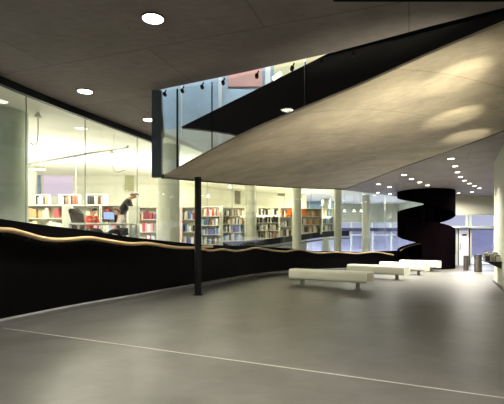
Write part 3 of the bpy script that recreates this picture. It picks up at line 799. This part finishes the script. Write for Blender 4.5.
def pend(px, py, Y, label):
    p = at(px, py, Y)
    root = empty('pendant_lamp', p, label, 'pendant lamp', 'small pendant lamps')
    MB().lathe([(.10, 0), (.075, .09), (.02, .16)], 16).build('shade', emis('pendant_glow', (1, .95, .78), 2.0), root, True)
    MB().tube([(0, 0, .16), (0, 0, 4.22 - p.z)], .006, 6).build('cord', M_track, root)
pend(208, 197.5, 19.5, 'small glowing pendant just right of the black post, lower one'); pend(230, 188, 20.5, 'small glowing pendant left of the grey brown notice board')
for k, px in enumerate((344.5, 354, 361)):
    pend(px, 212, 25.4 + .1 * k, '%s of three small glowing pendants left of the spiral stair' % ['leftmost', 'middle one', 'rightmost'][k])

# far grey blue window band seen above the brown books
root = MB().box(2.6, 6.0, 30.0, 30.015, 3.0, 4.2).build('window_%d' % wn, mat('blind_blue', (.22, .33, .42), .5, 0, .1)); wn += 1
struct(root, 'grey blue clerestory band behind the brown book rows', 'window')
for x in (3.2, 4.0, 4.9): MB().box(x - .04, x + .04, 29.95, 30.0, 3.0, 4.2).build('mullion', M_mull, root)

# desk, laptop, chairs
M_desk = mat('desk_white', (.70, .68, .64), .4); M_chair = mat('chair_dark', (.014, .005, .008), .9, 0, .1, 6, 0, .1)
YD = 12.75; zd = LF + .73
desk = empty('reading_desk', (X(104, YD), YD, LF), 'long white reading desk shared by the two seated readers', 'desk')
MB().box(-.95, .95, -.35, .35, .70, .73).build('desktop', M_desk, desk, bevel=.006)
for sx in (-.88, .88):
    for sy in (-.3, .3): MB().box(sx - .025, sx + .025, sy - .025, sy + .025, 0, .70).build('leg', M_track, desk)
xs = X(109, YD)
lap = empty('computer_screen', (xs, YD, zd + .001), 'bright bluish computer screen on the white reading desk', 'computer screen', None, math.radians(35))
MB().box(-.14, .14, -.02, .1, 0, .015).build('base', M_dsteel, lap)
MB().tube([(0, .04, .01), (0, .05, .14)], .018, 8).build('stand', M_dsteel, lap, True)
MB().obox((0, .03, .23), .34, .02, .25, 0, -.2).build('housing', M_dsteel, lap, bevel=.005)
MB().obox((0, .0185, .23), .31, .006, .22, 0, -.2).build('display', emis('screen_glow', (.52, .66, 1.0), 1.1), lap)
def armchair(x, y, rz, label):
    root = empty('armchair', (x, y, LF), label, 'armchair', None, rz)     # seat faces local +x
    MB().obox((0, 0, .40), .52, .56, .14).build('seat', M_chair, root, bevel=.04)
    MB().add([], []).strip([[(-.22, sy, .4), (-.30, sy, .4), (-.52, sy, 1.18), (-.44, sy, 1.24), (-.30, sy, 1.1)] for sy in (-.28, .28)]).build('backrest', M_chair, root, bevel=.02)
    for s in (-1, 1):
        MB().strip([[(-.34, s * .30 + dy, .3), (.24, s * .30 + dy, .3), (.26, s * .30 + dy, .60), (-.1, s * .30 + dy, .66), (-.40, s * .30 + dy, 1.08)] for dy in (-.04, .04)]).build('armrest', M_chair, root, bevel=.015)
    for sx in (-.2, .2):
        for sy in (-.22, .22): MB().lathe([(.018, 0), (.022, .34)], 10, (sx, sy)).build('leg', M_dsteel, root, True)
def task_chair(x, y, rz, label):
    root = empty('task_chair', (x, y, LF), label, 'chair', None, rz)
    MB().obox((0, 0, .43), .42, .42, .05).build('seat', M_chair, root, bevel=.02)
    MB().obox((-.23, 0, .72), .04, .38, .34, 0, 0, -.1).build('backrest', M_chair, root, bevel=.02)
    MB().obox((-.21, 0, .5), .03, .05, .2).build('back_frame', M_dsteel, root)
    MB().tube([(0, 0, .05), (0, 0, .41)], .025, 8).build('post', M_dsteel, root, True)
    for k in range(5):
        a = k * 2 * math.pi / 5; MB().tube([(0, 0, .06), (.25 * math.cos(a), .25 * math.sin(a), .02)], .018, 6).build('leg', M_dsteel, root, True)

# ------------------------------------------------------------------ people
M_skin = mat('skin', (.62, .38, .27), .55, 0, .04)
def skin_mesh(name, verts, edges, radii, m, parent, root_i=0, sub=2):
    me = bpy.data.meshes.new(name); me.from_pydata(verts, edges, []); me.update()
    o = bpy.data.objects.new(name, me); COL.objects.link(o); o.parent = parent
    sk = o.modifiers.new('skin', 'SKIN'); sk.use_smooth_shade = True
    if not me.skin_vertices:
        bm = bmesh.new(); bm.from_mesh(me); bm.verts.layers.skin.verify(); bm.to_mesh(me); bm.free()
    for i, r in enumerate(radii):
        sv = me.skin_vertices[0].data[i]; sv.radius = r if isinstance(r, tuple) else (r, r); sv.use_root = (i == root_i)
    sb = o.modifiers.new('sub', 'SUBSURF'); sb.levels = sub; sb.render_levels = sub
    me.materials.append(m); return o
def person(loc, rz, J, top_mat, leg_mat, hair_mat, label, garment='sweater', hair_long=False, scl=.94, bulk=1.0):
    """J: joints in local metres, facing +x, left side +y"""
    root = empty('person', loc, label, 'person', None, rz); root.scale = (scl,) * 3
    V = {k: Vector(v) for k, v in J.items()}
    vs, es, rs, ix = [], [], [], {}
    def add(k, p, r, par=None):
        ix[k] = len(vs); vs.append(tuple(p)); rs.append(r)
        if par is not None: es.append((ix[par], ix[k]))
    add('pelvis', V['pelvis'], (.125, .10)); add('waist', V['pelvis'].lerp(V['chest'], .45), (.115, .09), 'pelvis'); add('chest', V['chest'], (.14, .105), 'waist')
    add('neck', V['neck'], .055, 'chest'); add('chin', V['neck'].lerp(V['head'], .45), .062, 'neck'); add('head', V['head'], .095, 'chin')
    up = (V['head'] - V['neck']).normalized(); add('crown', V['head'] + up * .075, .075, 'head')
    fwd = V['face'].normalized()
    add('nose', V['head'] + fwd * .105 - up * .02, .014, 'head')
    for s, e in ((1, 'l'), (-1, 'r')):
        add('sh' + e, V['sh' + e], .062, 'chest'); add('el' + e, V['el' + e], .042, 'sh' + e); add('wr' + e, V['wr' + e], .03, 'el' + e)
        dirv = (V['wr' + e] - V['el' + e]).normalized(); sidev = dirv.cross(Vector((0, 0, 1)))
        if sidev.length < .05: sidev = Vector((0, 1, 0))
        sidev.normalize(); pm = V['wr' + e] + dirv * .07; add('pa' + e, pm, (.036, .018), 'wr' + e)
        for f, (o_, ln) in enumerate(((-.028, .062), (-.01, .075), (.01, .07), (.028, .055))):
            add('f%d' % f + e, pm + sidev * o_ + dirv * .035, .0095, 'pa' + e)
            add('g%d' % f + e, pm + sidev * o_ * 1.1 + dirv * (.035 + ln * .9) + Vector((0, 0, -.022)), .008, 'f%d' % f + e)
        add('t0' + e, V['wr' + e] + dirv * .035 - sidev * .04 * s, .011, 'wr' + e); add('t1' + e, V['wr' + e] + dirv * .075 - sidev * .06 * s, .009, 't0' + e)
        add('hp' + e, V['hp' + e], .095, 'pelvis'); add('kn' + e, V['kn' + e], .06, 'hp' + e); add('an' + e, V['an' + e], .04, 'kn' + e)
        add('to' + e, V['an' + e] + Vector((.17, 0, -.045)), (.04, .028), 'an' + e)
    skin_mesh('body', vs, es, rs, M_skin, root)
    tv = [V['pelvis'] + Vector((0, 0, -.02)), V['pelvis'].lerp(V['chest'], .45), V['chest'], V['neck'].lerp(V['chest'], .35)]
    te = [(0, 1), (1, 2), (2, 3)]; tr = [(.145, .125), (.14, .115), (.165, .13), (.08, .075)]
    for e in 'lr':
        n0 = len(tv); tv += [V['sh' + e], V['el' + e], V['el' + e].lerp(V['wr' + e], .85)]; tr += [.08, .06, .045]; te += [(2, n0), (n0, n0 + 1), (n0 + 1, n0 + 2)]
    skin_mesh(garment, [tuple(v) for v in tv], te, [(r[0] * bulk, r[1] * bulk) if isinstance(r, tuple) else r * bulk for r in tr], top_mat, root)
    lv = [V['pelvis']]; le = []; lr = [(.14, .12)]
    for e in 'lr':
        n0 = len(lv); lv += [V['hp' + e], V['kn' + e], V['an' + e] + Vector((0, 0, .03))]; lr += [.105, .072, .055]; le += [(0, n0), (n0, n0 + 1), (n0 + 1, n0 + 2)]
    skin_mesh('trousers', [tuple(v) for v in lv], le, lr, leg_mat, root)
    # hair cap: upper back part of an ellipsoid around the skull
    side = up.cross(fwd).normalized(); R = Matrix((fwd, side, up)).transposed().to_4x4(); R.translation = V['head'] + up * .03
    bm = bmesh.new(); bmesh.ops.create_uvsphere(bm, u_segments=20, v_segments=14, radius=1)
    for v in bm.verts:
        v.co = Vector((v.co.x * .122, v.co.y * .108, v.co.z * .125))
    bmesh.ops.delete(bm, geom=[v for v in bm.verts if (v.co.x > .035 and v.co.z < .055) or v.co.z < (-.12 if hair_long else -.075)], context='VERTS')
    bmesh.ops.transform(bm, matrix=R, verts=bm.verts)
    me = bpy.data.meshes.new('hair'); bm.to_mesh(me); bm.free(); me.materials.append(hair_mat)
    h = bpy.data.objects.new('hair', me); COL.objects.link(h); h.parent = root
    so = h.modifiers.new('thick', 'SOLIDIFY'); so.thickness = .02
    for p in me.polygons: p.use_smooth = True
    for s in (-1, 1):
        c = V['head'] + fwd * .088 + side * s * .034 + up * .012
        MB().obox(c, .014, .022, .012, math.atan2(fwd.y, fwd.x)).build('eye', M_dsteel, root, bevel=.004)
        c = V['head'] + side * s * .098
        MB().obox(c, .03, .016, .055, math.atan2(fwd.y, fwd.x)).build('ear', M_skin, root, bevel=.006)
    c = V['head'] + fwd * .088 - up * .052
    MB().obox(c, .012, .045, .01, math.atan2(fwd.y, fwd.x)).build('mouth', MP['pink'], root, bevel=.003)
    for e in 'lr':
        MB().obox(V['an' + e] + Vector((.07, 0, -.045)), .26, .085, .08).build('shoe', M_dsteel, root, bevel=.025)
    return root
sit = dict(pelvis=(0, 0, .55), chest=(.10, 0, .90), neck=(.17, 0, 1.07), head=(.23, 0, 1.19), face=(1, 0, -.25), shl=(.11, .19, 1.0), shr=(.11, -.19, 1.0),
           ell=(.17, .28, .79), elr=(.18, -.27, .79), wrl=(.33, .16, .765), wrr=(.34, -.14, .765), hpl=(.03, .09, .54), hpr=(.03, -.09, .54), knl=(.46, .12, .54), knr=(.46, -.12, .54), anl=(.44, .12, .1), anr=(.44, -.12, .1))
M_red = mat('red_knit', (.66, .05, .02), .8, 0, .1, 30); M_gtop = mat('pale_knit', (.56, .50, .50), .8, 0, .1, 30); M_jack = mat('dark_jacket', (.02, .014, .018), .7, 0, .1, 20)
M_trou = mat('dark_trousers', (.03, .03, .05), .8); M_hd = mat('hair_dark', (.02, .014, .012), .5); M_hb = mat('hair_brown', (.16, .09, .05), .5)
person((X(88.5, 13.35), 13.35, LF), math.radians(-25), sit, M_red, M_trou, M_hd, 'seated person in a red sweater with dark hair reading at the desk')
armchair(X(88, 13.65), 13.65, math.radians(-8), 'dark high-backed armchair behind the person in red')
s2 = dict(sit); s2['face'] = (1, 0, -.1)
person((X(124.5, 13.4), 13.4, LF), math.radians(205), s2, M_gtop, M_trou, M_hb, 'seated person in a pale grey top with brown hair facing the screen', 'top')
task_chair(X(124.8, 13.4), 13.4, math.radians(205), 'dark task chair under the person in the pale grey top')
st = dict(pelvis=(-.05, 0, .93), chest=(.18, 0, 1.40), neck=(.27, 0, 1.53), head=(.37, 0, 1.60), face=(1, 0, -.5), shl=(.22, .20, 1.40), shr=(.22, -.20, 1.40), ell=(.32, .26, 1.12), elr=(.34, -.26, 1.12),
          wrl=(.48, .14, .98), wrr=(.5, -.14, .98), hpl=(-.04, .09, .90), hpr=(-.04, -.09, .90), knl=(.0, .11, .5), knr=(.0, -.11, .5), anl=(-.06, .11, .1), anr=(-.06, -.11, .1))
person((X(121, 14.1), 14.1, LF), math.radians(8), st, M_jack, M_trou, M_hb, 'standing person in a dark jacket stooping behind the seated reader in grey', 'jacket', scl=1.06, bulk=1.2)

# ------------------------------------------------------------------ upper floor seen through the opening
YU = 14.2
M_up = mat('upper_dusk_blue', (.52, .66, .78), .6, 0, .22, .9)  # dusk light of the upper windows put into the wall colour
struct(MB().box(-7.0, 20, YU, YU + .2, 4.35, 8.5).build('wall_dusk_standin', M_up), 'pale blue wall standing in for dusk light in the upper windows', 'wall')
struct(MB().box(-6.9, 6, YU - .03, YU, 4.36, 5.05).build('library_glow_band', M_cream), 'cream band standing in for the bright library ceiling', 'baseboard')  # added cream band where the bright library ceiling should show through
struct(MB().box(-7.2, -7.0, -.2, YU, 4.35, 8.5).build('wall_sky_block_left', M_up), 'unseen pale blue end wall added to keep sky light out', 'wall')  # this and the next walls and roof block sky light, unseen
struct(MB().box(-7.0, 20, -.2, 0, 4.35, 8.5).build('wall_sky_block_front', M_black), 'unseen dark wall above the foyer ceiling added against sky light', 'wall')
struct(MB().box(20, 20.2, -.2, YU, 4.35, 8.5).build('wall_sky_block_right', M_black), 'unseen dark end wall added to keep sky light out', 'wall')
struct(MB().box(-7.2, 20.2, -.2, 26, 8.5, 8.7).build('ceiling_sky_block', M_libceil), 'ceiling over the upper gallery extended to keep sky light out', 'ceiling')
M_col_up = mat('upper_mullion', (.93, .93, .93), .5)
for px, wd_ in ((220, 3.6), (181, 1.6), (305, 3), (268, 5)):
    x = X(px, YU - .2)
    tag(MB().box(-wd_ / F * YU / 2, wd_ / F * YU / 2, 0, .12, 0, 4.04).build('upright', M_col_up, loc=(x, YU - .13, 4.45)), {220: 'broad white upright of the upper gallery in front of blue', 181: 'narrow pale upright of the upper gallery behind the left screen panels', 305: 'thin pale upright of the upper gallery near the ramp top', 268: 'pale upright of the upper gallery right of the salmon panel'}[px], 'upright', 'upper gallery uprights', 'thing')
M_salmon = mat('salmon_panel', (.80, .44, .38), .6, 0, .08, 2); M_yel = mat('cream_panel', (.85, .80, .52), .6)
def upp(px0, px1, z0, z1, m, lab):  # coloured panels imitate warm light behind the upper windows
    xa, xb = X(px0, YU), X(px1, YU)
    tag(MB().box(0, xb - xa, 0, .05, 0, z1 - z0).build('warm_light_panel', m, loc=(xa, YU - .055, z0)), lab, 'panel', 'upper gallery panels', 'thing')
upp(228, 262, 6.45, 8.3, M_salmon, 'salmon pink panel standing in for warm light in the upper windows')
upp(274, 325, 5.6, 8.3, M_yel, 'cream panel standing in for warm window light near the ramp top')
tag(MB().tube([at(273, 79, 13.5), at(281, 73, 13.5)], .06, 8).build('tube_lamp', M_tube, smooth=True), 'short bright tube lamp of the upper gallery', 'lamp', kind='thing')

# ------------------------------------------------------------------ enclosure behind the camera
struct(MB().box(-5.6, 20, -3.2, -3.0, 0, CZ - .003).build('wall_front', mat('dark_wall', (.10, .09, .085), .7)), 'dark foyer wall behind the camera', 'wall')
struct(MB().box(20, 20.2, -3, 25.2, 0, CZ - .003).build('wall_east', M_white), 'cream wall at the far side of the entrance hall', 'wall')

# ------------------------------------------------------------------ light
def area(name, loc, rot, sx, sy, power, col, spread=180):
    l = bpy.data.lights.new(name, 'AREA'); l.shape = 'RECTANGLE'; l.size = sx; l.size_y = sy; l.energy = power; l.color = col; l.spread = math.radians(spread)
    o = bpy.data.objects.new(name, l); COL.objects.link(o); o.location = loc; o.rotation_euler = rot; return o
def spot(name, loc, to, power, ang, blend, col, size=.05):
    l = bpy.data.lights.new(name, 'SPOT'); l.energy = power; l.spot_size = math.radians(ang); l.spot_blend = blend; l.color = col; l.shadow_soft_size = size
    o = bpy.data.objects.new(name, l); COL.objects.link(o); o.location = loc
    o.rotation_euler = (Vector(to) - Vector(loc)).to_track_quat('-Z', 'Y').to_euler(); return o
WARM = (1.0, .96, .87)
up_rot = (math.pi, 0, 0)
# library: unseen upward fills added to brighten the ceiling, plus ceiling lamps
for x, y, p in ((-8.5, 11.0, 300), (-6.4, 14.0, 300), (-9.8, 14.6, 210), (-3.4, 15.6, 270), (-1.6, 19.6, 150), (.6, 22.4, 120), (3.2, 24.2, 120)):
    WARM = (1.0, .95, .80) if x < -2 else (1.0, .92, .64)
    area('library_up_fill', (x, y, 2.7), up_rot, 2.4, 1.0, p * .47, WARM)
    area('library_ceiling_light', (x, y, 4.15), (0, 0, 0), 1.6, .4, p * .47, WARM)
area('library_ceiling_light', (-3.9, 11.0, 4.15), (0, 0, 0), .4, .4, 70, WARM)  # added to brighten the pale column, no fixture here
# unseen fill lights added to brighten the upper gallery wall
area('gallery_fill', (-1.5, 12.6, 8.3), (math.radians(20), 0, 0), 6, .6, 110, (.86, .93, 1.0))
area('gallery_fill', (2.2, 12.4, 8.3), (math.radians(20), 0, 0), 2, .6, 40, (1, .92, .74))
# wall uplighters on the right wall washing the concrete ramp
UP = [((3.2, 4.2, 1.8), (3.08, 6.55, 3.9), 560), ((4.2, 6.2, 1.8), (4.15, 8.9, 3.95), 640), ((5.1, 8.2, 1.8), (5.35, 10.75, 4.0), 560)]
for l, t_, p in UP:
    spot('ramp_uplight', l, t_, p, 21, .8, (1.0, .93, .68), .05)

o = area('soffit_fill', (4.15, 6.2, 1.0), (0, 0, 0), 1.2, .3, 84, (1.0, .93, .72), 100)  # unseen broad fill added to lift the ramp soffit
o.rotation_euler = (Vector((1.5, 10.5, 3.6)) - Vector((4.15, 6.2, 1.0))).to_track_quat('-Z', 'Y').to_euler()
o = area('soffit_fill', (3.3, 4.45, 1.0), (0, 0, 0), .5, .3, 30, (1.0, .93, .72), 62)  # second added fill, for the near part of the soffit
o.rotation_euler = (Vector((2.3, 7.0, 3.7)) - Vector((3.3, 4.45, 1.0))).to_track_quat('-Z', 'Y').to_euler()
area('void_fill', (6.0, 28.5, 4.1), (0, 0, 0), 3, .4, 330, (1.0, .97, .85))  # added fill brightening the far bulkhead beyond the void
area('snow_fill', (17, 33, 6), (0, 0, 0), 1, 1, 1800, (.85, .88, 1.0))  # unseen light added to whiten the snow by the entrance
area('snow_fill', (4, 40, 6), (0, 0, 0), 1, 1, 6000, (.85, .88, 1.0))  # unseen light added to whiten the snow behind the far glazing
w = bpy.data.worlds.new('world'); S.world = w; w.use_nodes = True
nt = w.node_tree; bg = nt.nodes['Background']
tc = nt.nodes.new('ShaderNodeTexCoord'); sp = nt.nodes.new('ShaderNodeSeparateXYZ'); rp = nt.nodes.new('ShaderNodeValToRGB')
nt.links.new(tc.outputs['Generated'], sp.inputs[0]); nt.links.new(sp.outputs['Z'], rp.inputs['Fac'])
rp.color_ramp.elements[0].position = 0; rp.color_ramp.elements[0].color = (.66, .66, .78, 1)
rp.color_ramp.elements[1].position = .3; rp.color_ramp.elements[1].color = (.32, .31, .50, 1)
nt.links.new(rp.outputs['Color'], bg.inputs['Color']); bg.inputs['Strength'].default_value = 1.0

S.view_settings.view_transform = 'Standard'; S.view_settings.look = 'None'; S.view_settings.gamma = 1
S.view_settings.use_curve_mapping = False; S.view_settings.exposure = 0.0
S.cycles.max_bounces = 8; S.cycles.transparent_max_bounces = 24
print('BOOKS', NB)
